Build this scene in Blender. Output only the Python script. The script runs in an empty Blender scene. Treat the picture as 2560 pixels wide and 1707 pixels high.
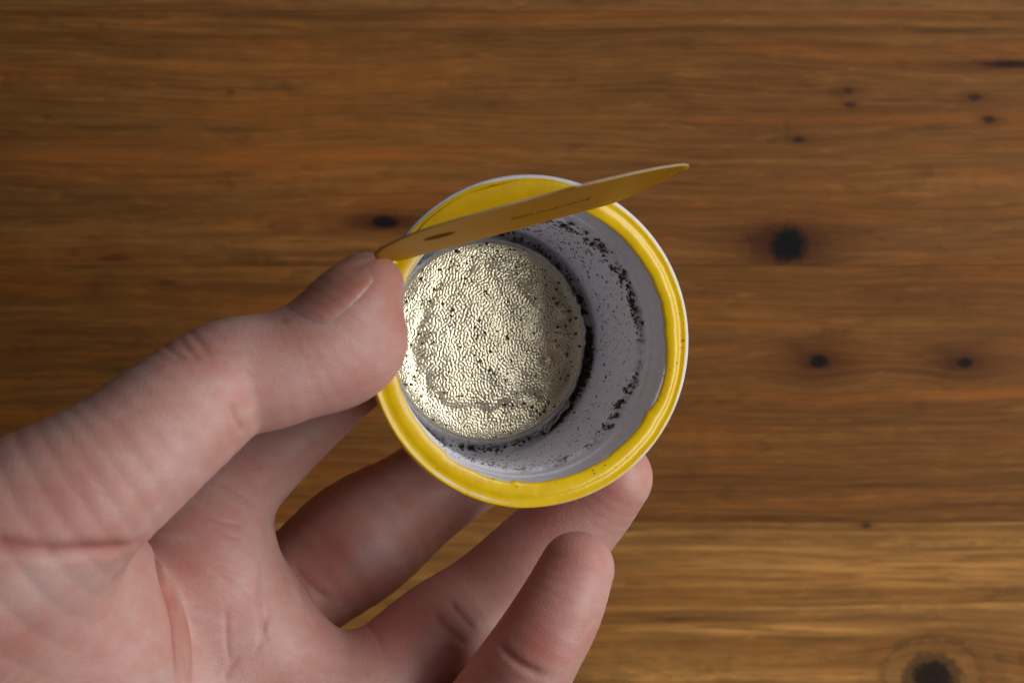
import bpy, math, random
import numpy as np
from mathutils import Vector, Matrix

rng = np.random.default_rng(7)
random.seed(7)
SC = bpy.context.scene
COL = SC.collection
MM = 0.001

# ------------------------------------------------------------------ camera
CAM_H = 330.0            # mm above the rim of the pod
PXMM = 16.5              # photograph pixels per mm at the rim
TABLE_Z = -112.0
cam_d = bpy.data.cameras.new('camera')
cam = bpy.data.objects.new('camera', cam_d)
COL.objects.link(cam)
cam.location = (0, 0, CAM_H * MM)
cam_d.sensor_width = 36.0
cam_d.lens = 36.0 * CAM_H / (2560 / PXMM)
cam_d.clip_start = 0.01
cam_d.clip_end = 20.0
cam_d.dof.use_dof = True
cam_d.dof.focus_distance = (CAM_H + 17) * MM
cam_d.dof.aperture_fstop = 26.0
cam_d.dof.aperture_blades = 7
SC.camera = cam

# ------------------------------------------------------------------ world and lamps (a dim room with a window beyond the lower right)
w = bpy.data.worlds.new('World'); SC.world = w
w.use_nodes = True
w.node_tree.nodes['Background'].inputs[0].default_value = (0.92, 0.96, 1.0, 1)
w.node_tree.nodes['Background'].inputs[1].default_value = 0.028

def area(name, loc, target, sx, sy, power, col):
    d = bpy.data.lights.new(name, 'AREA')
    d.shape = 'RECTANGLE'; d.size = sx; d.size_y = sy; d.energy = power; d.color = col
    o = bpy.data.objects.new(name, d); COL.objects.link(o)
    o.location = loc
    o.rotation_euler = (Vector(target) - Vector(loc)).to_track_quat('-Z', 'Y').to_euler()
    return o
AZ, EL, LD = math.radians(6), math.radians(35), 0.72
area('window_light', (LD * math.cos(EL) * math.cos(AZ), LD * math.cos(EL) * math.sin(AZ), LD * math.sin(EL) - 0.03), (0.0, 0.0, -0.03), 0.95, 0.46, 6.5, (0.95, 0.97, 1.0))

SC.view_settings.view_transform = 'Standard'
SC.view_settings.look = 'None'
SC.view_settings.exposure = 0.0
SC.view_settings.gamma = 1.0
SC.view_settings.use_curve_mapping = False
SC.cycles.use_denoising = True
SC.cycles.max_bounces = 8
SC.render.film_transparent = False

# ------------------------------------------------------------------ helpers
def P(px, py, z=0.0):
    """a point of the photograph (2560 px wide) at height z mm -> mm in the world"""
    k = (CAM_H - z) / CAM_H / PXMM
    return np.array([(px - 1280) * k, (853.5 - py) * k, z])

def D(dx, dy, z=0.0):
    s = 2560 / 2352
    return P(dx * s, dy * s, z)

def mesh(name, verts, faces, mat=None, parent=None, smooth=True, mats=None, midx=None, scale=MM):
    me = bpy.data.meshes.new(name)
    v = (np.asarray(verts, float) * scale)
    f = faces
    if isinstance(f, np.ndarray):
        me.vertices.add(len(v)); me.vertices.foreach_set('co', v.astype(np.float32).ravel())
        n = f.shape[1]
        me.loops.add(f.size); me.loops.foreach_set('vertex_index', f.astype(np.int32).ravel())
        me.polygons.add(len(f))
        me.polygons.foreach_set('loop_start', np.arange(len(f), dtype=np.int32) * n)
        me.update(calc_edges=True)
    else:
        me.from_pydata([tuple(x) for x in v], [], [tuple(int(i) for i in q) for q in f])
        me.update()
    if smooth:
        me.polygons.foreach_set('use_smooth', [True] * len(me.polygons))
    for m in (mats or ([mat] if mat else [])):
        me.materials.append(m)
    if midx is not None:
        me.polygons.foreach_set('material_index', np.asarray(midx, np.int32))
    o = bpy.data.objects.new(name, me)
    COL.objects.link(o)
    if parent: o.parent = parent
    return o

def tag(o, label=None, cat=None, group=None, kind=None):
    if label: o['label'] = label
    if cat: o['category'] = cat
    if group: o['group'] = group
    if kind: o['kind'] = kind
    return o

class G:
    """tiny expression builder for shader nodes"""
    def __init__(s, name):
        s.m = bpy.data.materials.new(name); s.m.use_nodes = True
        s.t = s.m.node_tree
        s.b = s.t.nodes['Principled BSDF']
    def put(s, inp, v):
        if isinstance(v, (int, float)): inp.default_value = v
        elif isinstance(v, tuple):
            inp.default_value = v if len(v) == len(inp.default_value) else tuple(v) + (1.0,)
        else: s.t.links.new(v, inp)
    def math(s, op, a, b=0.0, c=None, clamp=False):
        n = s.t.nodes.new('ShaderNodeMath'); n.operation = op; n.use_clamp = clamp
        s.put(n.inputs[0], a); s.put(n.inputs[1], b)
        if c is not None: s.put(n.inputs[2], c)
        return n.outputs[0]
    def add(s, a, b): return s.math('ADD', a, b)
    def sub(s, a, b): return s.math('SUBTRACT', a, b)
    def mul(s, a, b): return s.math('MULTIPLY', a, b)
    def mad(s, a, b, c): return s.math('MULTIPLY_ADD', a, b, c)
    def obj(s):
        n = s.t.nodes.new('ShaderNodeTexCoord'); return n.outputs['Object']
    def sep(s, v):
        n = s.t.nodes.new('ShaderNodeSeparateXYZ'); s.put(n.inputs[0], v); return n.outputs
    def comb(s, x, y, z=0.0):
        n = s.t.nodes.new('ShaderNodeCombineXYZ')
        for i, q in enumerate((x, y, z)): s.put(n.inputs[i], q)
        return n.outputs[0]
    def noise(s, v, scale=1.0, detail=2.0, rough=0.5, dist=0.0, out=0):
        n = s.t.nodes.new('ShaderNodeTexNoise'); s.put(n.inputs['Vector'], v)
        n.inputs['Scale'].default_value = scale; n.inputs['Detail'].default_value = detail
        n.inputs['Roughness'].default_value = rough; n.inputs['Distortion'].default_value = dist
        return n.outputs[out]
    def voro(s, v, scale, feature='F1', out=0):
        n = s.t.nodes.new('ShaderNodeTexVoronoi'); n.feature = feature; s.put(n.inputs['Vector'], v)
        n.inputs['Scale'].default_value = scale; return n.outputs[out]
    def ramp(s, f, stops, interp='LINEAR'):
        n = s.t.nodes.new('ShaderNodeValToRGB'); s.put(n.inputs[0], f)
        n.color_ramp.interpolation = interp
        e = n.color_ramp.elements
        while len(e) < len(stops): e.new(0.5)
        for i, (p, c) in enumerate(stops):
            e[i].position = p; e[i].color = (c if isinstance(c, tuple) else (c, c, c)) + (1.0,)
        return n.outputs[0]
    def rng(s, f, a, b, c=0.0, d=1.0, smooth=False):
        n = s.t.nodes.new('ShaderNodeMapRange'); s.put(n.inputs[0], f)
        if smooth: n.interpolation_type = 'SMOOTHSTEP'
        for i, q in enumerate((a, b, c, d)): s.put(n.inputs[1 + i], q)
        return n.outputs[0]
    def mix(s, f, a, b, mode='MIX'):
        n = s.t.nodes.new('ShaderNodeMix'); n.data_type = 'RGBA'; n.blend_type = mode
        s.put(n.inputs[0], f); s.put(n.inputs[6], a); s.put(n.inputs[7], b)
        return n.outputs[2]
    def attr(s, name, out='Fac'):
        n = s.t.nodes.new('ShaderNodeAttribute'); n.attribute_name = name; return n.outputs[out]
    def bump(s, h, dist, strength=1.0, normal=None):
        n = s.t.nodes.new('ShaderNodeBump'); s.put(n.inputs['Height'], h)
        n.inputs['Distance'].default_value = dist; n.inputs['Strength'].default_value = strength
        if normal is not None: s.put(n.inputs['Normal'], normal)
        return n.outputs[0]
    def set(s, **k):
        for a, v in k.items():
            s.put(s.b.inputs[a.replace('_', ' ')], v)
        return s.m

# ------------------------------------------------------------------ wooden table
TK = (CAM_H - TABLE_Z) / CAM_H / PXMM
def T(px, py): return ((px - 1280) * TK, (853.5 - py) * TK)

KNOTS = [  # px, py, radius x / y in px, halo reach x, y, darkness
    (1970, 612, 46, 43, 150, 75, 1.00, (0.0075, 0.0065, 0.006)),
    (2046, 903, 23, 18, 110, 62, 0.95, (0.011, 0.007, 0.006)),
    (2412, 907, 22, 13, 100, 45, 0.95, (0.011, 0.007, 0.006)),
    (962, 555, 40, 17, 150, 30, 0.95, (0.010, 0.007, 0.007)),
    (2330, 1694, 62, 52, 170, 95, 0.95, (0.014, 0.008, 0.006)),
    (2120, 227, 14, 8, 40, 18, 0.55, (0.03, 0.011, 0.008)),
    (2126, 263, 16, 8, 36, 14, 0.65, (0.02, 0.010, 0.008)),
    (2436, 244, 20, 9, 46, 18, 0.68, (0.02, 0.010, 0.008)),
    (2473, 299, 20, 10, 46, 18, 0.68, (0.02, 0.010, 0.008)),
    (1998, 349, 15, 8, 36, 14, 0.7, (0.018, 0.009, 0.008)),
    (2530, 161, 80, 9, 150, 18, 0.85, (0.022, 0.008, 0.006)),
    (578, 232, 13, 7, 40, 14, 0.4, (0.02, 0.011, 0.008)),
    (120, 292, 13, 7, 40, 14, 0.35, (0.02, 0.011, 0.008)),
    (285, 645, 42, 8, 90, 18, 0.45, (0.016, 0.011, 0.008)),
    (420, 707, 26, 6, 60, 12, 0.35, (0.02, 0.012, 0.010)),
    (2166, 1313, 13, 7, 24, 10, 0.7, (0.03, 0.018, 0.010)),
]

STREAKS = [  # px, py, half length, half width, amount, colour
    (500, 38, 620, 8, 0.65, 0), (1950, 74, 900, 8, 0.6, 0), (700, 92, 900, 9, 0.5, 0), (1750, 112, 700, 12, 0.5, 0), (2450, 78, 220, 9, 0.6, 0), (2100, 60, 800, 9, 0.4, 1),
    (300, 545, 520, 14, 0.4, 0), (40, 652, 220, 9, 0.7, 0), (300, 575, 450, 9, 0.3, 1), (2250, 580, 330, 14, 0.35, 0), (2000, 632, 420, 8, 0.35, 1),
    (1950, 1296, 520, 8, 0.55, 0), (1700, 1195, 350, 12, 0.4, 0), (1640, 1545, 260, 15, 0.7, 0), (2150, 1212, 420, 12, 0.45, 0), (1850, 1345, 300, 9, 0.45, 0), (2320, 1370, 320, 9, 0.45, 0),
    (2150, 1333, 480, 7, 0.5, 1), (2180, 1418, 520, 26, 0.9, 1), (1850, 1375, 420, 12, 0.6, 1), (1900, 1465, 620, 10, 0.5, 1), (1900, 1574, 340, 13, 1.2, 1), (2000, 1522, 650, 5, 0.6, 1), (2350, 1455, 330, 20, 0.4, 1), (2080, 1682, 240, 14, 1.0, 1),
    (520, 395, 640, 24, 0.9, 2), (700, 385, 380, 14, 0.5, 2), (2000, 28, 620, 10, 0.6, 2), (1900, 548, 300, 8, 0.6, 2), (1650, 292, 420, 6, 0.55, 2), (2450, 985, 240, 18, 0.7, 2), (1750, 815, 520, 9, 0.4, 2), (250, 355, 420, 8, 0.5, 2), (1500, 1090, 500, 8, 0.4, 2),
    (1950, 1080, 600, 8, 0.4, 0), (1900, 770, 500, 10, 0.3, 0), (2250, 860, 350, 12, 0.35, 0), (2000, 185, 650, 7, 0.35, 1), (900, 160, 700, 10, 0.3, 1),
]
def wood(seed, y0, y1, base, deep, warm, flame):
    g = G('stained_pine')
    co = g.sep(g.obj())
    x = g.mul(co[0], 1000.0); y = g.mul(co[1], 1000.0)
    warpn = g.noise(g.comb(g.mul(x, 0.012), g.mul(y, 0.05), float(seed)), 1.0, 2.0, 0.5)
    v = g.mad(g.sub(warpn, 0.5), 7.0, y)
    masks = []
    for (px, py, rx, ry, hx, hy, dk, cc) in KNOTS:
        kx, ky = T(px, py)
        if not (y0 - 4 < ky < y1 + 4): continue
        dx = g.sub(x, kx); dy = g.sub(y, ky)
        e = g.add(g.math('POWER', g.math('ABSOLUTE', g.mul(dx, 1 / (hx * TK)), 0), 2.0), g.math('POWER', g.math('ABSOLUTE', g.mul(dy, 1 / (hy * TK)), 0), 2.0))
        fall = g.math('EXPONENT', g.mul(e, -1.0))
        # grain lines bow round the knot
        v = g.sub(v, g.mul(g.mul(dy, 0.75), fall))
        masks.append((dx, dy, rx * TK, ry * TK, fall, dk, cc))
    # grain at three widths
    s1 = g.noise(g.comb(g.mul(x, 0.010), g.mul(v, 0.22), seed * 3.1), 1.0, 2.0, 0.55)
    s2 = g.noise(g.comb(g.mul(x, 0.016), g.mul(v, 0.75), seed * 5.7), 1.0, 3.0, 0.6)
    s3 = g.noise(g.comb(g.mul(x, 0.035), g.mul(v, 2.4), seed * 1.3), 1.0, 4.0, 0.65)
    blot = g.noise(g.comb(g.mul(x, 0.07), g.mul(y, 0.20), seed * 2.2), 1.0, 4.0, 0.65)
    vert = g.noise(g.comb(g.mul(x, 0.30), g.mul(y, 0.09), seed * 4.4), 1.0, 3.0, 0.6)
    grain = g.add(g.add(g.mul(s1, 0.36), g.mul(s2, 0.40)), g.mul(s3, 0.24))
    grain = g.rng(grain, 0.36, 0.64)
    col = g.mix(grain, deep, base)
    lines = g.rng(s2, 0.56, 0.70, 0.0, 0.55, True)
    col = g.mix(lines, col, tuple(q * 0.42 for q in deep))
    pale = g.mul(g.rng(s1, 0.54, 0.72, 0.0, 1.0, True), g.rng(blot, 0.40, 0.62, 0.0, 1.0, True))
    col = g.mix(g.mul(pale, flame), col, tuple(min(1, q * 1.75) for q in base))
    tint = g.noise(g.comb(g.mul(x, 0.013), g.mul(v, 0.16), seed * 7.7), 1.0, 2.0, 0.5)
    col = g.mix(g.rng(tint, 0.50, 0.66, 0.0, 0.45, True), col, warm)
    grey = g.mul(g.rng(blot, 0.52, 0.70, 0.0, 0.62, True), g.rng(vert, 0.38, 0.58, 0.3, 1.0, True))
    col = g.mix(grey, col, tuple(q for q in (deep[0] * 0.72, deep[1] * 0.86, deep[2] * 0.95)))
    col = g.mix(g.rng(vert, 0.36, 0.60, 0.34, 0.0, True), col, tuple(q * 0.62 for q in base))
    s4 = g.noise(g.comb(g.mul(x, 0.022), g.mul(v, 1.9), seed * 8.8), 1.0, 3.0, 0.6)
    col = g.mix(g.rng(s4, 0.53, 0.64, 0.0, 0.24, True), col, tuple(q * 0.5 for q in deep))
    col = g.mix(g.rng(s4, 0.46, 0.36, 0.0, 0.16, True), col, tuple(min(1, q * 1.35) for q in base))
    feath = g.noise(g.comb(g.mul(x, 0.10), g.mul(v, 0.75), seed * 6.3), 1.0, 6.0, 0.72)
    col = g.mix(g.rng(feath, 0.50, 0.36, 0.0, 0.42, True), col, tuple(q * 0.45 for q in base))
    col = g.mix(g.rng(feath, 0.54, 0.70, 0.0, 0.40, True), col, tuple(min(1, q * 1.45) for q in base))
    ys = g.mad(g.sub(warpn, 0.5), 2.5, y)
    frag = g.rng(g.noise(g.comb(g.mul(x, 0.06), g.mul(y, 0.9), seed * 9.1), 1.0, 3.0, 0.65), 0.36, 0.60, 0.15, 1.0, True)
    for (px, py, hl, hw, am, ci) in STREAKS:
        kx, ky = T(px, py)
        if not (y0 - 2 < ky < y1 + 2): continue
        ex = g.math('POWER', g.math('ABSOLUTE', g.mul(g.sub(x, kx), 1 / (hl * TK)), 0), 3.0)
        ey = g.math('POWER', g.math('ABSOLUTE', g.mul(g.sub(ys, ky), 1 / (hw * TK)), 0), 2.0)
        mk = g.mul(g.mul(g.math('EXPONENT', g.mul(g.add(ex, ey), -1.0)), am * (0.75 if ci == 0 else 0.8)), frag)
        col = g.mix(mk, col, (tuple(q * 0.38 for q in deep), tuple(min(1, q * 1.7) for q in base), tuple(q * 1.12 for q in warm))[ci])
    wob = g.noise(g.comb(g.mul(x, 0.6), g.mul(y, 0.6), float(seed)), 1.0, 3.0, 0.6)
    for (dx, dy, rx, ry, fall, dk, cc) in masks:
        pw = 2.0 if rx < ry * 1.4 else 1.35
        d = g.math('POWER', g.add(g.math('POWER', g.math('ABSOLUTE', g.mul(dx, 1 / rx), 0), pw), g.math('POWER', g.math('ABSOLUTE', g.mul(dy, 1 / ry), 0), pw)), 1 / pw)
        d = g.mad(g.sub(wob, 0.5), 0.8, d)
        ring = g.math('SINE', g.mul(d, 7.0))
        ringm = g.mul(g.rng(d, 1.0, 3.2, 0.55 if ry > 50 * TK else 0.06, 0.0), g.rng(ring, 0.0, 1.0, 0.0, 1.0))
        col = g.mix(g.mul(fall, (0.80 if ry < 50 * TK else 0.25) * dk * dk), col, (0.075, 0.022, 0.008))
        hd = g.math('SQRT', g.add(g.math('POWER', g.math('ABSOLUTE', g.mul(g.add(dx, rx * 0.25), 1 / (rx * 2.3)), 0), 2.0), g.math('POWER', g.math('ABSOLUTE', g.mul(dy, 1 / (ry * 1.45)), 0), 2.0)))
        hd = g.mad(g.sub(wob, 0.5), 0.9, hd)
        col = g.mix(g.rng(hd, 0.45, 1.25, 0.72 * dk ** 4, 0.0, True), col, (0.068, 0.020, 0.008) if ry < 50 * TK else (0.30, 0.15, 0.042))
        col = g.mix(g.mul(ringm, dk), col, (0.030, 0.014, 0.007))
        col = g.mix(g.rng(d, 0.62, 1.30, dk, 0.0, True), col, cc)
    # scratches in the varnish
    rough = g.rng(s3, 0.3, 0.7, 0.42, 0.60)
    h = g.add(g.mul(s3, 0.6), g.mul(s2, 0.4))
    g.set(Base_Color=col, Roughness=rough, Normal=g.bump(h, 0.00035, 0.35))
    g.b.inputs['Specular IOR Level'].default_value = 0.14
    return g.m

table = bpy.data.objects.new('wooden_table', None); COL.objects.link(table)
table.location = (0, 0, TABLE_Z * MM)
tag(table, 'brown stained pine table top with dark knots below the hand', 'table')

def plank(y0, y1, mat, x0=-330.0, x1=330.0, th=22.0):
    b = 0.07
    prof = [(y0 + b * .3, -th), (y0 + b * .3, -b), (y0 + b, 0.0), (y1 - b, 0.0), (y1 - b * .3, -b), (y1 - b * .3, -th)]
    v = [(x, yy, zz) for x in (x0, x1) for (yy, zz) in prof]
    n = len(prof)
    f = [(i, (i + 1) % n, n + (i + 1) % n, n + i) for i in range(n)] + [tuple(range(n))[::-1], tuple(range(n, 2 * n))]
    return mesh('plank', v, f, mat, table, smooth=False)

seams_px = [-1240, -604, 30, 664, 1304, 1944, 2580]
edges_mm = [T(0, q)[1] for q in seams_px]
tones = [
    ((0.31, 0.128, 0.034), (0.140, 0.050, 0.015), (0.31, 0.098, 0.018), 0.3),
    ((0.31, 0.134, 0.038), (0.145, 0.056, 0.018), (0.30, 0.100, 0.021), 0.3),
    ((0.315, 0.130, 0.032), (0.150, 0.054, 0.014), (0.37, 0.110, 0.018), 0.35),
    ((0.31, 0.124, 0.028), (0.142, 0.050, 0.012), (0.37, 0.110, 0.017), 0.30),
    ((0.43, 0.196, 0.050), (0.175, 0.068, 0.016), (0.40, 0.142, 0.028), 0.95),
    ((0.36, 0.165, 0.046), (0.17, 0.069, 0.019), (0.34, 0.122, 0.026), 0.5),
]
for i in range(6):
    y1, y0 = edges_mm[i], edges_mm[i + 1]
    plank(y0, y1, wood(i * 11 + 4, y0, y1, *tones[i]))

# ------------------------------------------------------------------ coffee pod
TILT = math.radians(15.0)
pod = bpy.data.objects.new('coffee_pod', None); COL.objects.link(pod)
RIM = P(1330, 852, 0)
pod.location = Vector(RIM) * MM
pod.rotation_euler = (0, TILT, 0)
tag(pod, 'opened yellow and white coffee pod with its lid peeled up, held in the hand', 'coffee pod')
RT = np.array(Matrix.Rotation(TILT, 3, 'Y'))
def pod2world(p): return np.asarray(p) @ RT.T + RIM

def lathe(prof, n=192, noise=None):
    """prof: (r, z) list"""
    a = np.linspace(0, 2 * np.pi, n, endpoint=False)
    pr = np.array(prof)
    v = np.zeros((len(pr), n, 3))
    for i, (r, z) in enumerate(pr):
        rr, zz = (r, z) if noise is None else noise(i, r, z, a)
        v[i, :, 0] = rr * np.cos(a); v[i, :, 1] = rr * np.sin(a); v[i, :, 2] = zz
    idx = np.arange(len(pr) * n).reshape(len(pr), n)
    A = idx[:-1]; B = idx[1:]
    f = np.stack([A, np.roll(A, -1, 1), np.roll(B, -1, 1), B], -1).reshape(-1, 4)
    return v.reshape(-1, 3), f

def spline_prof(pts, sub=4):
    pts = np.array(pts); out = []
    for i in range(len(pts) - 1):
        for k in range(sub): out.append(pts[i] + (pts[i + 1] - pts[i]) * k / sub)
    out.append(pts[-1]); return out

# white plastic body: outside, flange, inside, floor
g = G('white_plastic')
sp = g.noise(g.obj(), 900.0, 3.0, 0.6)
pc = g.sep(g.obj())
zmm = g.mul(pc[2], 1000.0)
band = g.mul(g.rng(zmm, -10.2, -9.0, 0.0, 1.0, True), g.rng(zmm, -8.6, -6.9, 1.0, 0.0, True))
sn = g.noise(g.obj(), 330.0, 5.0, 0.7)
inside_ = g.math('LESS_THAN', g.add(g.mul(pc[0], pc[0]), g.mul(pc[1], pc[1])), 0.0208 ** 2)
stain = g.mul(g.mul(g.mul(band, inside_), g.rng(sn, 0.48, 0.66, 0.0, 0.85, True)), g.rng(pc[0], -0.012, 0.004))
low = g.mul(g.rng(zmm, -30.5, -27.0, 1.0, 0.0, True), g.rng(sn, 0.50, 0.68, 0.0, 0.5, True))
pcol = g.mix(g.rng(sp, 0.45, 0.7), (0.73, 0.72, 0.78), (0.65, 0.635, 0.69))
pcol = g.mix(stain, pcol, (0.15, 0.095, 0.06))
pcol = g.mix(low, pcol, (0.34, 0.27, 0.20))
g.set(Base_Color=pcol, Roughness=0.34)
g.b.inputs['Subsurface Weight'].default_value = 0.12
g.b.inputs['Subsurface Radius'].default_value = (1, 1, 1)
g.b.inputs['Subsurface Scale'].default_value = 0.0008
M_white = g.m
body_prof = [(0.0, -37.0), (17.0, -37.0), (18.6, -36.4), (19.3, -35.0), (20.9, -9.5), (21.9, -8.6), (22.3, -1.7), (24.6, -1.6), (25.1, -1.2), (25.25, -0.6),
             (25.1, -0.05), (24.75, 0.12), (24.35, 0.0), (23.6, -0.25), (22.6, -0.10), (21.75, -0.12), (21.45, -0.45), (21.3, -1.2), (21.05, -4.2),
             (20.95, -5.0), (20.70, -5.3), (20.60, -7.6), (20.45, -8.2), (19.95, -8.7), (19.72, -9.3), (19.5, -12.0), (19.2, -20.0), (18.85, -28.5), (18.5, -29.7), (17.9, -30.2), (17.2, -30.3), (0.0, -30.3)]
v, f = lathe(spline_prof(body_prof, 2), 224)
mesh('plastic_cup', v, f, M_white, pod)

# yellow foil left on the rim
g = G('yellow_film')
n1 = g.noise(g.obj(), 350.0, 3.0, 0.6)
g.set(Base_Color=g.mix(g.rng(n1, 0.4, 0.7), (0.82, 0.525, 0.005), (0.76, 0.455, 0.005)), Roughness=0.21,
      Normal=g.bump(g.noise(g.obj(), 700.0, 3.0, 0.6), 0.0004, 0.12))
g.b.inputs['Coat Weight'].default_value = 0.15
g.b.inputs['Coat Roughness'].default_value = 0.12
g.b.inputs['Specular IOR Level'].default_value = 0.45
M_yellow = g.m
g = G('torn_film_edge')
g.set(Base_Color=(0.46, 0.38, 0.22), Roughness=0.8)
M_torn = g.m

nA = 420
ang = np.linspace(0, 2 * np.pi, nA, endpoint=False)
def periodic(nharm, lo, seed, p=0.7):
    r = np.random.default_rng(seed); s = np.zeros(nA)
    for k in range(lo, lo + nharm): s += r.normal() * np.cos(k * ang + r.uniform(0, 6.28)) / k ** p
    return s / np.abs(s).max()
inner_r = 21.42 + 0.16 * periodic(40, 3, 3, 0.6) + 0.10 * np.sign(periodic(20, 5, 9)) * np.clip(periodic(30, 9, 8), 0, 1)
# a longer torn tongue on the lower right, a bitten step on the right
def bumpa(c, wd): 
    d = (ang - math.radians(c) + np.pi) % (2 * np.pi) - np.pi
    return np.exp(-(d / math.radians(wd)) ** 2)
d_ = (ang - math.radians(-5) + np.pi) % (2 * np.pi) - np.pi
inner_r += 0.45 * np.clip(1 - np.abs(d_ + 0.2) / 0.25, 0, 1) ** 0.5 * (d_ < 0.03)
inner_r += 0.20 * (((ang > math.radians(232)) & (ang < math.radians(262))))
outer_r = 24.68 + 0.10 * periodic(30, 4, 21, 0.5) 
outer_r = np.minimum(outer_r + 0.78 * bumpa(222, 76), 25.32) - 0.1 * bumpa(75, 40)
lv = []
prof_t = [0.0, 0.02, 0.12, 0.25, 0.40, 0.52, 0.60, 0.68, 0.80, 0.92, 1.0]
prof_z = [-0.30, -0.05, 0.12, 0.26, 0.33, 0.27, 0.12, -0.03, -0.08, 0.0, 0.06]
for t, z in zip(prof_t, prof_z):
    r = inner_r + (outer_r - inner_r) * t
    zz = z * (0.55 + 0.55 * bumpa(-12, 60)) + 0.013 * periodic(24, 6, int(t * 100) + 40, 0.4) * (1 - abs(2 * t - 1)) + 0.05 + 0.13 * min(1.0, max(0.0, (t - 0.70) / 0.2))
    lv.append(np.stack([r * np.cos(ang), r * np.sin(ang), zz], 1))
w_ = bumpa(222, 72); lv.append(np.stack([(outer_r + 0.06 * w_) * np.cos(ang), (outer_r + 0.06 * w_) * np.sin(ang), 0.14 - 0.30 * w_], 1))
r1 = outer_r + 0.10 * w_ + 0.01
lv.append(np.stack([r1 * np.cos(ang), r1 * np.sin(ang), 0.08 - 1.40 * w_], 1))
# folded down torn lip inside
r0 = inner_r - 0.03; lv.insert(0, np.stack([r0 * np.cos(ang), r0 * np.sin(ang), -0.45 - 0.12 * np.abs(periodic(30, 7, 77))], 1))
lv = np.array(lv); nr = len(lv)
idx = np.arange(nr * nA).reshape(nr, nA)
f = np.stack([idx[:-1], idx[1:], np.roll(idx[1:], -1, 1), np.roll(idx[:-1], -1, 1)], -1).reshape(-1, 4)
mi = np.zeros(len(f)); mi[:nA] = 1
mesh('film_ring', lv.reshape(-1, 3), f, None, pod, mats=[M_yellow, M_torn], midx=mi)

# ---- peeled lid, folded up along a chord at the far side
g = G('lid_film')
n1 = g.noise(g.obj(), 260.0, 4.0, 0.6)
g.set(Base_Color=g.mix(g.rng(n1, 0.4, 0.7), (0.62, 0.375, 0.010), (0.55, 0.31, 0.009)), Roughness=0.33,
      Normal=g.bump(g.noise(g.obj(), 500.0, 2.0, 0.5), 0.0004, 0.15))
g.b.inputs['Coat Weight'].default_value = 0.3
def translucent(g, col, fac):
    out = g.t.nodes['Material Output']
    tr = g.t.nodes.new('ShaderNodeBsdfTranslucent'); tr.inputs[0].default_value = col + (1,)
    mx = g.t.nodes.new('ShaderNodeMixShader'); mx.inputs[0].default_value = fac
    g.t.links.new(g.b.outputs[0], mx.inputs[1]); g.t.links.new(tr.outputs[0], mx.inputs[2])
    g.t.links.new(mx.outputs[0], out.inputs[0])
translucent(g, (1.0, 0.74, 0.10), 0.60)
M_lid = g.m
g = G('lid_inner_lacquer')
n1 = g.noise(g.obj(), 220.0, 4.0, 0.6)
g.set(Base_Color=g.mix(g.rng(n1, 0.4, 0.7), (0.64, 0.285, 0.008), (0.55, 0.230, 0.006)), Roughness=0.45)
translucent(g, (1.0, 0.74, 0.10), 0.60)
M_lidin = g.m
hg = np.array([-0.262, 0.965, 0.0]); hg /= np.linalg.norm(hg)
hL = np.array([hg[1], -hg[0], 0.0])
DC = 18.2; RHO = 1.2; RL = 23.3; OPEN = math.radians(96.4)
def lid_pt(a, s, off=0.0):
    """a: along the chord, s: distance along the lid from the fold (negative = still flat on the rim)"""
    if s <= 0:
        d, z, nd, nz = DC - s, 0.36 + 0.20 * math.exp(-(s / 1.2) ** 2) - 0.35 * math.exp(-((s + 2.4) / 1.0) ** 2) * math.exp(-(a / 6.0) ** 2), 0.0, 1.0
        return hL * a + hg * (d + nd * off) + np.array([0, 0, z + nz * off])
    L = RHO * OPEN
    if s < L:
        t = s / RHO
        d = DC - RHO * math.sin(t); z = 0.56 + RHO * (1 - math.cos(t)); nd, nz = math.sin(t), math.cos(t)
    else:
        q = s - L
        d = DC - RHO * math.sin(OPEN) - q * math.cos(OPEN); z = 0.56 + RHO * (1 - math.cos(OPEN)) + q * math.sin(OPEN)
        nd, nz = math.sin(OPEN), math.cos(OPEN)
        bow = 0.0012 * (a * a) - 0.3 - 0.0004 * a * q + 0.03 * math.sin(q * 0.35 + a * 0.12)
        bow *= min(1.0, q / 6.0)
        d += bow * nd * 1.0; z += bow * nz
    return hL * a + hg * (d + nd * off) + np.array([0, 0, z + nz * off])
na, ns = 61, 64
svals = np.concatenate([np.linspace(-(24.25 - DC), 0, 14, endpoint=False), np.linspace(0, RHO * OPEN, 8, endpoint=False), np.linspace(RHO * OPEN, RL + DC, 44) ** 1.0])
ns = len(svals)
tear = np.random.default_rng(5)
lid_v = {0: [], 1: []}
edge_n = tear.normal(size=ns) * 0.10
edge_n2 = tear.normal(size=ns) * 0.10
edge_n2[26:44] -= np.abs(np.cumsum(tear.normal(size=18)) * 0.16)
edge_n2[33:36] += 0.5
for j, s in enumerate(svals):
    dd = DC - s
    half = math.sqrt(max(RL * RL - dd * dd, 0.0))
    if s < 0: half = math.sqrt(max(24.25 ** 2 - dd * dd, 0))
    for i in range(na):
        t = -1 + 2 * i / (na - 1)
        a = t * half
        if i == 0: a += edge_n[j] * min(1, half)
        if i == na - 1: a += edge_n2[j] * min(1, half)
        # ragged free edge
        s2 = s
        if s > RHO * OPEN: s2 = s - 0.25 * abs(math.sin(a * 2.1 + 0.6 * math.sin(a * 5.3))) * max(0, (s - 30) / 12)
        for k in (0, 1):
            lid_v[k].append(lid_pt(a, s2, 0.11 if k == 0 else -0.11))
V = np.array(lid_v[0] + lid_v[1]); N0 = na * ns
ii = np.arange(N0).reshape(ns, na)
q = np.stack([ii[:-1, :-1], ii[:-1, 1:], ii[1:, 1:], ii[1:, :-1]], -1).reshape(-1, 4)
qb = (q + N0)[:, ::-1]
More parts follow.
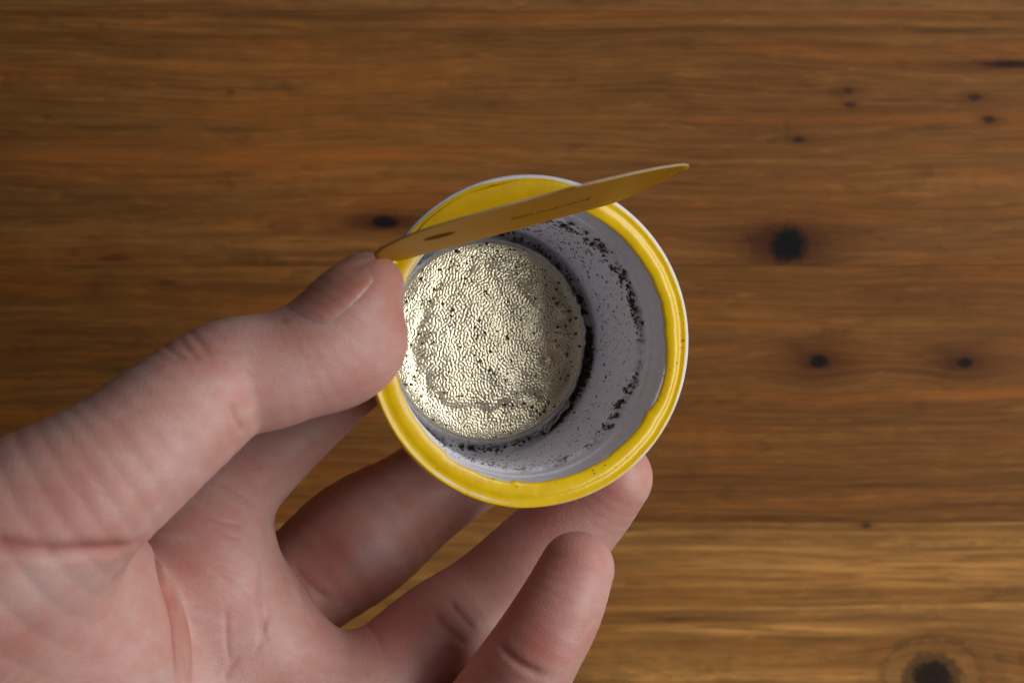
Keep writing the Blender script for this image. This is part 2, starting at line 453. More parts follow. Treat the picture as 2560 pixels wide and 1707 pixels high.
rim_idx = np.concatenate([ii[0, :], ii[1:, -1], ii[-1, -2::-1], ii[-2:0:-1, 0]])
rn = np.roll(rim_idx, -1)
qe = np.stack([rim_idx, rim_idx + N0, rn + N0, rn], -1)
f = np.concatenate([q, qb, qe]); flat_row = np.repeat(np.arange(ns - 1), na - 1) < 16
mi = np.concatenate([np.where(flat_row, 3, 0), np.where(flat_row, 3, 2), np.ones(len(qe))])
lid = mesh('lid', V, f, None, pod, mats=[M_lid, M_torn, M_lidin, M_yellow], midx=mi)
tag(lid, 'yellow film lid folded up and seen almost edge-on')

# print on the lid: a row of small dark lettering and a dark round mark
g = G('dark_print'); g.set(Base_Color=(0.15, 0.072, 0.009), Roughness=0.9, Specular_IOR_Level=0.0); M_print = g.m
def lid_patch(name, rects, parent):
    v = []; fq = []
    for (a0, a1, s0, s1) in rects:
        b = len(v)
        for (a, s) in ((a0, s0), (a1, s0), (a1, s1), (a0, s1)): v.append(lid_pt(a, s, -0.135))
        fq.append((b, b + 1, b + 2, b + 3))
    return mesh(name, v, fq, M_print, parent, smooth=False)
r_ = random.Random(3); rects = []
a = -4.2
while a < 7.4:
    wd = r_.uniform(0.45, 0.8)
    if abs(a + 0.6) < 0.4: a += 0.7; continue
    st = 0.20
    s0 = 21.0; h = r_.choice((1.7, 1.7, 2.4))
    rects.append((a, a + st, s0, s0 + h))
    if r_.random() < 0.7: rects.append((a + wd - st, a + wd, s0, s0 + 1.7))
    if r_.random() < 0.8: rects.append((a + st, a + wd - st, s0 + r_.choice((0.0, 1.4)), s0 + 1.7))
    a += wd + 0.26
rects = [(p, q2, s0, max(s1, s0 + 0.14)) for (p, q2, s0, s1) in rects]
lid_patch('lettering', rects, lid)
v = []; fq = []
for ring_i, rr in enumerate((0.0, 1.0)):
    pass
cen = (-15.0, 22.0); nseg = 32
v = [lid_pt(cen[0], cen[1], -0.135)] + [lid_pt(cen[0] + 2.3 * math.cos(t), cen[1] + 2.3 * math.sin(t), -0.135) for t in np.linspace(0, 2 * np.pi, nseg, endpoint=False)]
fq = [(0, 1 + i, 1 + (i + 1) % nseg) for i in range(nseg)]
mesh('round_mark', v, fq, M_print, lid, smooth=False)

# ---- gold foil at the bottom: pressed worm texture, dents, wrinkled skirt
NF = 512; EXT = 40.0
def bandpass(lam, width, seed):
    r = np.random.default_rng(seed)
    n = r.normal(size=(NF, NF))
    fx = np.fft.fftfreq(NF, EXT / NF)
    k = np.hypot(*np.meshgrid(fx, fx))
    F = np.fft.fft2(n) * np.exp(-((k - 1 / lam) / (width / lam)) ** 2)
    o = np.real(np.fft.ifft2(F)); return o / o.std()
worm = np.tanh(np.clip(bandpass(0.54, 0.40, 11) + 0.25, 0, 3) ** 0.85 * 1.1) * 1.7
fine = bandpass(0.42, 0.35, 12)
dent = bandpass(9.0, 0.5, 13)
dent2 = bandpass(4.0, 0.5, 14)
def samp(arr, x, y):
    u = (x / EXT + 0.5) * NF; v_ = (y / EXT + 0.5) * NF
    i = np.floor(u).astype(int); j = np.floor(v_).astype(int); fu = u - i; fv = v_ - j
    i %= NF; j %= NF; i1 = (i + 1) % NF; j1 = (j + 1) % NF
    return (arr[j, i] * (1 - fu) + arr[j, i1] * fu) * (1 - fv) + (arr[j1, i] * (1 - fu) + arr[j1, i1] * fu) * fv
RF = 16.35; ZF = -26.8
m = 330
uu, vv = np.meshgrid(np.linspace(-1, 1, m), np.linspace(-1, 1, m))
# square to disc
X = uu * np.sqrt(1 - vv ** 2 / 2) * RF; Y = vv * np.sqrt(1 - uu ** 2 / 2) * RF
R = np.hypot(X, Y); TH = np.arctan2(Y, X)
inn = 1 / (1 + np.exp((R - 14.5) / 0.20))
Z = ZF + inn * worm_h if False else np.zeros_like(X)
Z += inn * 0.048 * samp(worm, X, Y) * (0.65 + 0.35 * np.clip(samp(dent2, X, Y) + 0.6, 0, 1))
Z += (1 - inn) * 0.016 * samp(fine, X, Y)
Z += 0.035 * samp(dent, X, Y) * inn + 0.012 * samp(dent2, X, Y)
Z += 0.07 * np.exp(-((R - 15.0) / 0.75) ** 2) - 0.42 * np.exp(-((R - 12.4 - 0.6 * np.cos(TH * 3 + 1) - 0.35 * samp(dent2, X, Y)) / 1.35) ** 2) * (0.55 - 0.45 * np.cos(TH - 0.9)) * (0.6 + 0.12 * samp(dent2, Y, X))
Z += -0.5 * np.clip((R - 15.85) / 0.5, 0, 1) ** 2
# creases and small punctures on the right
for (cx, cy, wd, dp) in ((9.6, -3.3, 0.55, 0.7), (11.8, 1.2, 0.8, 0.35), (11.0, -1.0, 0.5, 0.4), (12.6, 4.6, 0.9, 0.3), (8.0, -9.5, 1.0, 0.3)):
    Z -= dp * np.exp(-(((X - cx) / (wd * 1.5)) ** 2 + ((Y - cy) / wd) ** 2))
Z += 0.22 * np.exp(-(((X - 6.5) * 0.7 + (Y - 8) * 0.7) / 0.5) ** 2) * np.exp(-(((X - 6.5) * 0.7 - (Y - 8) * 0.7) / 3.0) ** 2)
Vf = np.stack([X, Y, Z + ZF], -1).reshape(-1, 3)
ii = np.arange(m * m).reshape(m, m)
f = np.stack([ii[:-1, :-1], ii[:-1, 1:], ii[1:, 1:], ii[1:, :-1]], -1).reshape(-1, 4)
g = G('gold_foil')
nz = g.noise(g.obj(), 160.0, 3.0, 0.6)
g.set(Base_Color=g.mix(g.rng(nz, 0.35, 0.7), (0.80, 0.705, 0.475), (0.70, 0.63, 0.45)), Metallic=1.0, Roughness=0.33,
      Normal=g.bump(g.noise(g.obj(), 2600.0, 2.0, 0.6), 0.0001, 0.35))
M_foil = g.m
foil = mesh('foil_seal', Vf, f, M_foil, pod)
tag(foil, 'gold embossed foil disc at the bottom of the cup')
# wrinkled skirt
nA2 = 360; a2 = np.linspace(0, 2 * np.pi, nA2, endpoint=False)
rows = []
rs = np.random.default_rng(31)
for k, (r, z) in enumerate([(RF - 0.1, ZF - 0.42), (RF + 0.25, ZF - 0.55), (RF + 0.55, ZF - 0.95), (RF + 0.75, ZF - 1.5), (RF + 0.95, ZF - 2.2), (RF + 1.25, ZF - 2.9), (RF + 1.5, ZF - 3.35)]):
    wv = np.zeros(nA2)
    for h in range(8, 90): wv += rs.normal() * np.cos(h * a2 + rs.uniform(0, 6.28)) / h ** 0.55
    wv /= wv.std()
    big = 0.35 * np.exp(-((((a2 - math.radians(305)) + np.pi) % (2 * np.pi) - np.pi) / 0.16) ** 2)
    amp = 0.02 + 0.11 * min(1, k / 2)
    rr = r + amp * wv + big * k * 0.35; zz = z + amp * 0.8 * np.roll(wv, 7) + big * k * 0.25
    rows.append(np.stack([rr * np.cos(a2), rr * np.sin(a2), zz], 1))
rows = np.array(rows); ii = np.arange(len(rows) * nA2).reshape(len(rows), nA2)
f = np.stack([ii[:-1], ii[1:], np.roll(ii[1:], -1, 1), np.roll(ii[:-1], -1, 1)], -1).reshape(-1, 4)
g = G('crumpled_foil')
g.set(Base_Color=(0.66, 0.66, 0.62), Metallic=1.0, Roughness=0.30)
M_silver = g.m
mesh('foil_skirt', rows.reshape(-1, 3), f, M_silver, pod)
# torn flap of foil at the lower right of the seal
nx, ny = 26, 14
tv = []
cr = bandpass(1.7, 0.5, 99)
for j in range(ny):
    for i in range(nx):
        t = i / (nx - 1); s = j / (ny - 1)
        an = math.radians(-68 + 34 * t + 3 * math.sin(t * 9)); wdt = math.sin(math.pi * min(1, max(0, t))) ** 0.6
        r = RF + 0.2 + 1.9 * s * wdt + 0.25 * math.sin(t * 17)
        hh = float(samp(cr, np.array(t * 9.0), np.array(s * 4.0)))
        tv.append((r * math.cos(an), r * math.sin(an), ZF - 0.9 - 1.3 * s + 0.30 * hh))
ii = np.arange(nx * ny).reshape(ny, nx)
f = np.stack([ii[:-1, :-1], ii[:-1, 1:], ii[1:, 1:], ii[1:, :-1]], -1).reshape(-1, 4)
mesh('torn_foil', tv, f, M_silver, pod, smooth=False)

# ------------------------------------------------------------------ coffee grounds
def wall_r(z):
    zs = [-30.2, -29.7, -28.5, -20, -12, -9.3, -8.7, -8.2, -7.6, -5.3, -5, -4.2, -1.2]
    rr = [17.9, 18.5, 18.85, 19.2, 19.5, 19.72, 19.95, 20.45, 20.60, 20.70, 20.95, 21.05, 21.3]
    return np.interp(z, zs, rr)
chips = []   # (pos, normal, size, elong)
cr_ = random.Random(12)
def on_wall(phi, z, size, el=None, tang=None):
    r = float(wall_r(z)) - size * 0.15
    p = np.array([r * math.cos(phi), r * math.sin(phi), z])
    n = np.array([-math.cos(phi), -math.sin(phi), 0.15])
    chips.append((p, n, size, el or cr_.uniform(0.8, 1.8)))
def on_floor(phi, r, size, up=0.0):
    chips.append((np.array([r * math.cos(phi), r * math.sin(phi), -30.25 + size * 0.2 + up]), np.array([0, 0, 1.0]), size, cr_.uniform(0.8, 1.5)))
def fz(x, y):
    i = int(np.clip((y / RF * 0.5 + 0.5) * (m - 1), 0, m - 1)); j = int(np.clip((x / RF * 0.5 + 0.5) * (m - 1), 0, m - 1))
    k = np.argmin((Vf[:, 0] - x) ** 2 + (Vf[:, 1] - y) ** 2); return Vf[k, 2]
rad = math.radians
# the ledge ring: clumped
clumps = []
for lo, hi, n in ((28, 84, 62), (8, 30, 20), (-1, 9, 4), (-24, -14, 12), (-47, -29, 20), (-78, -48, 20), (-130, -78, 34)):
    for _ in range(n): clumps.append((rad(cr_.uniform(lo, hi)), lo))
for (ph, lo) in clumps:
    hi_d = lo > -48
    zc = -8.9 + cr_.gauss(0, 0.55 if hi_d else 0.25)
    n = cr_.choice((2, 3, 5, 8, 12)) if hi_d else cr_.randint(2, 5)
    tight = cr_.uniform(0.006, 0.022) if hi_d else 0.04
    for _ in range(n):
        sz = cr_.uniform(0.10, 0.34) if hi_d else cr_.uniform(0.07, 0.2)
        on_wall(ph + cr_.gauss(0, tight), min(-6.4, zc + cr_.gauss(0, tight * 16 if hi_d else 0.2)), sz, cr_.uniform(0.9, 1.8))
        p_, n_, s_, e_ = chips[-1]
        chips[-1] = (p_ + n_ * cr_.random() ** 2 * 0.45, n_, s_, e_)
# fine dust over the wall
for _ in range(900):
    ph = rad(cr_.uniform(-150, 175)); z = -29.5 + 20 * cr_.random() ** 0.9
    s = min(0.40, 0.09 + cr_.expovariate(1 / 0.06))
    on_wall(ph, z, s, cr_.uniform(0.9, 3.0) if math.cos(ph) < 0.4 else cr_.uniform(0.8, 1.6))
for _ in range(150):
    on_wall(rad(cr_.gauss(62, 26)), cr_.uniform(-27, -10.5), cr_.uniform(0.10, 0.28), cr_.uniform(1.0, 3.0))
for _ in range(90):
    on_wall(rad(cr_.gauss(10, 14)), cr_.uniform(-26, -10.5), cr_.uniform(0.08, 0.24))
# the gap round the foil
def gap(lo, hi, n, s0, s1, r0=17.0, r1=18.1, up=0.5):
    for _ in range(n): on_floor(rad(cr_.uniform(lo, hi)), min(18.6, cr_.uniform(r0, r1) + 0.5), cr_.uniform(s0, s1), 0.15 + cr_.random() ** 1.5 * up * 1.3)
gap(-24, -4, 170, 0.2, 0.46, 17.1, 18.5, 1.2); gap(-3, 8, 110, 0.18, 0.42, 17.1, 18.3, 0.8); gap(14, 26, 70, 0.18, 0.38); gap(26, 60, 70, 0.12, 0.34)
gap(-52, -34, 90, 0.18, 0.42, 17.0, 18.6, 0.9); gap(-56, -26, 90, 0.22, 0.46, 17.4, 18.6, 1.0)
gap(-34, -24, 40, 0.15, 0.3); gap(-125, -60, 95, 0.14, 0.42, 16.8, 18.4, 0.3)
gap(-125, -55, 26, 0.30, 0.55, 16.9, 18.3, 0.2)
gap(60, 215, 230, 0.15, 0.45, 17.0, 18.2, 1.6)
gap(215, 240, 40, 0.15, 0.35, 17.0, 18.2, 1.0)
# on the foil
for _ in range(430):
    r = RF * math.sqrt(cr_.random()) * 0.99; ph = cr_.uniform(0, 6.283)
    if cr_.random() < 0.3: r = RF * cr_.uniform(0.80, 0.98)
    x, y = r * math.cos(ph), r * math.sin(ph)
    s = min(0.46, 0.15 + cr_.expovariate(1 / 0.07))
    chips.append((np.array([x, y, fz(x, y) + 0.3 * s]), np.array([0, 0, 1.0]), s, cr_.uniform(0.8, 1.5)))
for (x, y, s) in ((-5.2, 14.6, 0.55), (-9.0, 8.2, 0.42), (-11.4, 1.2, 0.3), (-13.6, 1.2, 0.36), (3.0, -10.4, 0.45), (4.2, -10.6, 0.32), (1.5, 14.6, 0.36), (-1.2, 14.4, 0.3), (-6, 5, 0.36), (9.6, -11.4, 0.42), (9.0, -12.2, 0.36)):
    for _ in range(3):
        xx, yy = x + cr_.gauss(0, 0.12), y + cr_.gauss(0, 0.12)
        if math.hypot(xx, yy) < RF: chips.append((np.array([xx, yy, fz(xx, yy) + 0.1]), np.array([0, 0, 1.0]), s * 0.7, 1.2))
# strays on the rim
for _ in range(26):
    ph = rad(cr_.uniform(-140, 20)); r = cr_.uniform(21.6, 24.2)
    chips.append((np.array([r * math.cos(ph), r * math.sin(ph), 0.28]), np.array([0, 0, 1.0]), cr_.uniform(0.06, 0.16), cr_.uniform(1, 2.5)))
octv = np.array([(1, 0, 0), (0, 1, 0), (-1, 0, 0), (0, -1, 0), (0, 0, 1), (0, 0, -1)], float)
octf = np.array([(0, 1, 4), (1, 2, 4), (2, 3, 4), (3, 0, 4), (1, 0, 5), (2, 1, 5), (3, 2, 5), (0, 3, 5)])
CV = []; CF = []
for i, (p, n, s, el) in enumerate(chips):
    n = n / np.linalg.norm(n)
    t = np.cross(n, rng.normal(size=3)); t /= np.linalg.norm(t); b = np.cross(n, t)
    q = octv * (1 + 0.45 * rng.uniform(-1, 1, (6, 1))) * np.array([el, 1.0, 0.62]) * s * 0.72
    CV.append(p + q[:, :1] * t + q[:, 1:2] * b + q[:, 2:] * n); CF.append(octf + 6 * i)
g = G('coffee')
nz = g.noise(g.obj(), 1500.0, 2.0, 0.5)
g.set(Base_Color=g.ramp(nz, [(0.33, (0.030, 0.016, 0.009)), (0.55, (0.085, 0.046, 0.025)), (0.74, (0.21, 0.095, 0.030))]), Roughness=0.75)
grounds = mesh('coffee_grounds', pod2world(np.concatenate(CV)), np.concatenate(CF), g.m, None, smooth=False)
tag(grounds, 'dark brown coffee grounds scattered inside the white pod and over its gold foil', 'coffee grounds', kind='stuff')

# ------------------------------------------------------------------ the hand, one skin grown from a distance field
def catmull(pts, n):
    pts = np.array(pts, float)
    p = np.vstack([2 * pts[0] - pts[1], pts, 2 * pts[-1] - pts[-2]])
    out = []
    for i in range(1, len(p) - 2):
        for k in range(n):
            t = k / n
            out.append(0.5 * ((2 * p[i]) + (-p[i - 1] + p[i + 1]) * t + (2 * p[i - 1] - 5 * p[i] + 4 * p[i + 1] - p[i + 2]) * t ** 2 + (-p[i - 1] + 3 * p[i] - 3 * p[i + 1] + p[i + 2]) * t ** 3))
    out.append(p[-2]); return np.array(out)

def chain(rows, sub=4):
    """rows: display px x, y, z mm, r mm"""
    pts = [list(D(x, y, z)) + [r] for (x, y, z, r) in rows]
    return catmull(pts, sub)

thumb = chain([(845, 664, 13, 5.4), (805, 716, 14, 6.7), (737, 796, 15, 7.7), (640, 847, 16, 8.4), (522, 874, 18, 8.7), (410, 955, 22, 9.5), (255, 1080, 26, 10.6), (90, 1190, 28, 12.5), (-150, 1340, 28, 16), (-420, 1500, 26, 19)])
PALM_EDGE = chain([(472, 1228, -20, 8.4), (500, 1340, -19, 8.8), (566, 1442, -20, 8.8), (642, 1532, -22, 8.8), (770, 1662, -24, 9.5)])
index = chain([(1030, 690, -52, 6.4), (960, 745, -52, 7.2), (880, 800, -47, 7.6), (790, 852, -36, 8.0), (650, 980, -29, 8.3), (515, 1115, -25, 9.2), (430, 1230, -22, 11)])
middle = chain([(1280, 880, -55, 6.6), (1200, 950, -55, 7.8), (1080, 1055, -52, 8.8), (955, 1148, -48, 9.0), (825, 1240, -43, 10.7), (690, 1345, -40, 9.7), (560, 1440, -37, 10.5)])
ring = chain([(1407, 1097, -28, 6.6), (1342, 1172, -31, 7.6), (1245, 1272, -33, 8.3), (1122, 1378, -33, 8.4), (1010, 1463, -30, 9.3), (870, 1585, -25, 9.7), (760, 1690, -24, 11)])
little = chain([(1325, 1306, -10, 5.9), (1284, 1400, -9, 6.8), (1232, 1490, -9, 7.3), (1180, 1572, -12, 7.9), (1080, 1705, -19, 8.4), (960, 1810, -22, 9.5), (850, 1900, -22, 11)])
meta = [
    chain([(470, 1230, -24, 9.5), (400, 1340, -20, 12), (200, 1560, -12, 14), (-200, 1900, 0, 18)], 3),
    chain([(570, 1430, -28, 10.0), (500, 1520, -24, 12), (300, 1750, -14, 14), (-120, 2050, -4, 18)], 3),
    chain([(770, 1640, -25, 11.0), (640, 1720, -22, 12), (400, 1950, -14, 14), (-40, 2200, -6, 18)], 3),
    chain([(850, 1860, -22, 11.0), (740, 1950, -20, 12), (450, 2150, -12, 14), (60, 2350, -6, 18)], 3),
]
thenar_E = [(D(160, 1480, 5), np.array([17.5, 21.0, 17.0]), 25), (D(20, 1400, 2), np.array([20.0, 16.0, 19.0]), 10), (D(80, 1750, 0), np.array([20.0, 26.0, 17.0]), 20)]
fore = chain([(-100, 1700, 4, 22), (-420, 1900, 8, 26), (-800, 2150, 14, 28)], 3)

def d_chain(p, c):
    R_ = c[:, 3].max()
    lo_ = (c[:, :3].min(0) - R_).astype(np.float32); hi_ = (c[:, :3].max(0) + R_).astype(np.float32)
    bb_ = np.sqrt((np.maximum(np.maximum(lo_ - p, p - hi_), 0) ** 2).sum(1))
    near_ = bb_ < 14.0
    if not near_.all():
        o_ = bb_ + 1.0
        if near_.any(): o_[near_] = d_chain(p[near_], c) if near_.sum() < len(p) else 0
        return o_
    out = np.full(len(p), 1e3, np.float32)
    for i in range(len(c) - 1):
        a, b = c[i, :3].astype(np.float32), c[i + 1, :3].astype(np.float32)
        ba = b - a; L = float(ba @ ba)
        pa = p - a
        h = np.clip((pa @ ba) / L, 0, 1)
        d = np.sqrt(((pa - h[:, None] * ba) ** 2).sum(1)) - (c[i, 3] + (c[i + 1, 3] - c[i, 3]) * h).astype(np.float32)
        np.minimum(out, d, out=out)
    return out
def d_ell(p, c, r, deg):
    t = math.radians(deg); q = p - c.astype(np.float32)
    x = q[:, 0] * math.cos(t) + q[:, 1] * math.sin(t); y = -q[:, 0] * math.sin(t) + q[:, 1] * math.cos(t)
    k0 = np.sqrt((x / r[0]) ** 2 + (y / r[1]) ** 2 + (q[:, 2] / r[2]) ** 2)
    k1 = np.sqrt((x / r[0] ** 2) ** 2 + (y / r[1] ** 2) ** 2 + (q[:, 2] / r[2] ** 2) ** 2)
    return k0 * (k0 - 1) / np.maximum(k1, 1e-6)
def smin(a, b, k):
    h = np.maximum(k - np.abs(a - b), 0) / k
    return np.minimum(a, b) - h * h * k * 0.25
PADS = [  # fleshy pads: centre, radii, angle, blend
    (D(800, 820, 13), np.array([9.5, 6.8, 6.5]), 35),
]
def sdf0(p):
    palm = d_chain(p, meta[0])
    for c in meta[1:]: palm = smin(palm, d_chain(p, c), 9.0)
    palm = smin(palm, d_chain(p, PALM_EDGE), 7.0)
    palm = smin(palm, d_chain(p, fore), 14.0)
    th = d_chain(p, thumb)
    for (c, r, a) in PADS: th = smin(th, d_ell(p, c, r, a), 3.0)
    tn = d_ell(p, *thenar_E[0])
    for e in thenar_E[1:]: tn = smin(tn, d_ell(p, *e), 8.0)
    tn = smin(tn, d_chain(p, fore), 12.0)
    th = smin(th, tn, 15.0)
    fi = [smin(d_chain(p, c), palm, kk) for c, kk in ((index, 3.0), (middle, 1.8), (ring, 4.0), (little, 6.0))]
    body = fi[0]
    for q in fi[1:]: body = smin(body, q, 0.6)
    return smin(body, th, 3.0)

def ray_hits(pix):
    """first skin point seen from the camera through photograph pixels"""
    pix = np.array(pix, float)
    d = np.stack([(pix[:, 0] - 1280) / PXMM, (853.5 - pix[:, 1]) / PXMM, np.full(len(pix), -CAM_H)], 1)
    d /= np.linalg.norm(d, axis=1)[:, None]
    o = np.array([0, 0, CAM_H]); t = np.full(len(pix), 240.0)
    for _ in range(70):
        t += np.clip(sdf0((o + d * t[:, None]).astype(np.float32)), -3, 12) * 0.85
    return o + d * t[:, None]

CREASES = [  # depth, width, photograph pixels
    (0.70, 1.10, [(-60, 1352), (0, 1358), (113, 1375), (203, 1374), (293, 1370), (345, 1358)]),
    (0.91, 1.00, [(388, 1372), (397, 1392), (408, 1451), (428, 1509), (442, 1586), (444, 1720)]),
    (0.18, 0.60, [(535, 1205), (570, 1215), (600, 1235), (640, 1268)]),
    (0.30, 0.55, [(575, 1005), (590, 1045), (612, 1085)]),
    (0.14, 0.60, [(464, 817), (496, 854), (528, 895)]),
    (0.12, 0.45, [(395, 850), (430, 880), (470, 905)]),
    (0.12, 0.45, [(440, 835), (475, 880), (500, 900)]),
    (0.14, 0.42, [(518, 1307), (564, 1334), (610, 1350)]),
    (0.12, 0.42, [(500, 1285), (560, 1305), (610, 1312)]),
    (0.12, 0.42, [(530, 1410), (565, 1422), (610, 1436)]),
    (0.12, 0.42, [(505, 1400), (541, 1428), (590, 1468), (631, 1500)]),
    (0.11, 0.42, [(480, 1360), (530, 1385), (585, 1400)]),
    (0.17, 0.54, [(636, 1365), (650, 1430), (645, 1496), (658, 1564), (670, 1627)]),
    (0.15, 0.45, [(676, 1480), (672, 1530), (655, 1575), (648, 1620)]),
    (0.14, 0.45, [(564, 1518), (566, 1560), (568, 1609), (577, 1667)]),
    (0.17, 0.54, [(600, 1640), (574, 1670), (560, 1707)]),
    (0.12, 0.42, [(700, 1580), (660, 1600), (630, 1640)]),
    (0.34, 0.70, [(735, 1410), (752, 1440), (790, 1475), (830, 1500)]),
    (0.34, 0.70, [(1085, 1525), (1105, 1560), (1140, 1590), (1172, 1612)]),
    (0.30, 0.60, [(1120, 1495), (1150, 1535), (1190, 1575)]),
    (0.38, 0.70, [(1240, 1590), (1270, 1635), (1320, 1672), (1370, 1690)]),
    (0.10, 0.45, [(1255, 1610), (1300, 1655), (1360, 1672)]),
    (0.12, 0.45, [(880, 1525), (930, 1575), (965, 1640)]),
]
crease3 = []
allpix = []; spans = []
for dp, wd, pl in CREASES:
    pl = np.array(pl, float)
    q = catmull(pl, 6); spans.append((len(allpix), len(allpix) + len(q), dp, wd)); allpix += list(q)
hits = ray_hits(allpix)
for a, b, dp, wd in spans: crease3.append((hits[a:b], dp, wd))
def crease_disp(p):
    out = np.zeros(len(p), np.float32)
    for poly, dp, wd in crease3:
        lo = poly.min(0) - 4 * wd; hi = poly.max(0) + 4 * wd
        m_ = np.all((p > lo) & (p < hi), 1)
        if not m_.any(): continue
        q = p[m_]; best = np.full(len(q), 1e6, np.float32); tt = np.zeros(len(q), np.float32)
        nseg = len(poly) - 1
        for i in range(nseg):
            a_, b_ = poly[i], poly[i + 1]
            ba = b_ - a_; h = np.clip(((q - a_) @ ba) / max(ba @ ba, 1e-9), 0, 1)
            dd = ((q - a_ - h[:, None] * ba) ** 2).sum(1)
            k = dd < best; best[k] = dd[k]; tt[k] = (i + h[k]) / nseg
        fade = np.clip(np.minimum(tt, 1 - tt) * 5, 0.15, 1)
        out[m_] += dp * fade * np.exp(-best / (wd * wd))
    return out

# narrow-band sampling and surface nets
lo = np.array([-118., -100., -80.]); hi = np.array([38., 30., 52.]); h = 0.75
shape = np.ceil((hi - lo) / h).astype(int) + 1
cs = 6
csh = (shape + cs - 1) // cs + 1
gx, gy, gz = np.meshgrid(*[np.arange(n) for n in csh], indexing='ij')
cp = (np.stack([gx, gy, gz], -1).reshape(-1, 3) * (h * cs) + lo).astype(np.float32)
cd = sdf0(cp).reshape(csh)
fi_ = [np.arange(n) for n in shape]
I, J, K = np.meshgrid(*fi_, indexing='ij')
near = cd[np.rint(I / cs).astype(int), np.rint(J / cs).astype(int), np.rint(K / cs).astype(int)]
field = near.astype(np.float32).copy()
band = np.abs(near) < h * cs * 1.25
bp = (np.stack([I[band], J[band], K[band]], 1) * h + lo).astype(np.float32)
vals = np.concatenate([sdf0(c) for c in np.array_split(bp, max(1, len(bp) // 300000))])
field[band] = vals
del I, J, K, near
inside = field < 0
def surface_nets(F, ins):
    c = [F[i:F.shape[0] - 1 + i, j:F.shape[1] - 1 + j, k:F.shape[2] - 1 + k] for i in (0, 1) for j in (0, 1) for k in (0, 1)]
    s = sum((q < 0).astype(np.int8) for q in c)
    act = (s > 0) & (s < 8)
    ids = np.full(act.shape, -1, np.int64); n = int(act.sum()); ids[act] = np.arange(n)
    cc = np.stack([q[act] for q in c], 1)
    off = np.array([(i, j, k) for i in (0, 1) for j in (0, 1) for k in (0, 1)], float)
    acc = np.zeros((n, 3)); cnt = np.zeros(n)
    for a_ in range(8):
        for b_ in range(a_ + 1, 8):
            if np.abs(off[a_] - off[b_]).sum() != 1: continue
            va, vb = cc[:, a_], cc[:, b_]
            x = (va < 0) != (vb < 0)
            t = np.where(x, va / np.where(x, va - vb, 1), 0)
            acc += np.where(x[:, None], off[a_] + t[:, None] * (off[b_] - off[a_]), 0); cnt += x
    pos = np.argwhere(act) + acc / cnt[:, None]
    quads = []
    for ax in range(3):
        sl0 = [slice(None)] * 3; sl1 = [slice(None)] * 3
        sl0[ax] = slice(0, -1); sl1[ax] = slice(1, None)
        A_ = ins[tuple(sl0)]; B_ = ins[tuple(sl1)]
        ch = np.argwhere(A_ != B_)
        o1, o2 = [(1, 2), (2, 0), (0, 1)][ax]
        ok = (ch[:, o1] > 0) & (ch[:, o2] > 0) & (ch[:, o1] < F.shape[o1] - 1) & (ch[:, o2] < F.shape[o2] - 1)
        ch = ch[ok]
        e1 = np.zeros(3, int); e1[o1] = 1; e2 = np.zeros(3, int); e2[o2] = 1
        q = np.stack([ids[tuple((ch - e1 - e2).T)], ids[tuple((ch - e2).T)], ids[tuple(ch.T)], ids[tuple((ch - e1).T)]], 1)
        flip = ~A_[tuple(ch.T)]
        q[flip] = q[flip][:, ::-1]
        quads.append(q)
    q = np.concatenate(quads); q = q[(q >= 0).all(1)]
    return pos, q
pos, quads = surface_nets(field, inside)
HV = pos * h + lo
# one linear subdivision
def subdivide(V_, Q):
    e = np.stack([Q, np.roll(Q, -1, 1)], -1).reshape(-1, 2)
    es = np.sort(e, 1); key = es[:, 0] * (len(V_) + 1) + es[:, 1]
    uq, first, inv = np.unique(key, return_index=True, return_inverse=True)
    em = (V_[es[first, 0]] + V_[es[first, 1]]) / 2
    fc = V_[Q].mean(1)
    ne = len(V_); nf_ = ne + len(em)
    E = (inv + ne).reshape(-1, 4); C = np.arange(len(Q)) + nf_
    nq = np.concatenate([np.stack([Q[:, i], E[:, i], C, E[:, i - 1]], 1) for i in range(4)])
    return np.concatenate([V_, em, fc]), nq
HV, quads = subdivide(HV, quads)
def grad(p, e=0.12):
    p = p.astype(np.float32); g_ = np.zeros((len(p), 3))
    for i in range(3):
        o_ = np.zeros(3, np.float32); o_[i] = e
        g_[:, i] = (sdf0(p + o_) - sdf0(p - o_)) / (2 * e)
    return g_ / np.maximum(np.linalg.norm(g_, axis=1), 1e-6)[:, None]
for _ in range(2):
    gn = grad(HV)
    HV = HV - np.clip(sdf0(HV.astype(np.float32)), -0.6, 0.6)[:, None] * gn * 0.9
# relax the valley creases a little
def smooth_mesh(V_, Q, it):
    for _ in range(it):
        acc = np.zeros_like(V_); cnt = np.zeros(len(V_))
        for i in range(4):
            for jn in (1, 3):
                for ax_ in range(3): acc[:, ax_] += np.bincount(Q[:, i], V_[Q[:, (i + jn) % 4], ax_], len(V_))
                cnt += np.bincount(Q[:, i], minlength=len(V_))
        V_ = V_ * 0.5 + 0.5 * acc / np.maximum(cnt, 1)[:, None]
    return V_
HV = smooth_mesh(HV, quads, 3)
gn = grad(HV, 0.5)
HV = HV - gn * crease_disp(HV)[:, None]

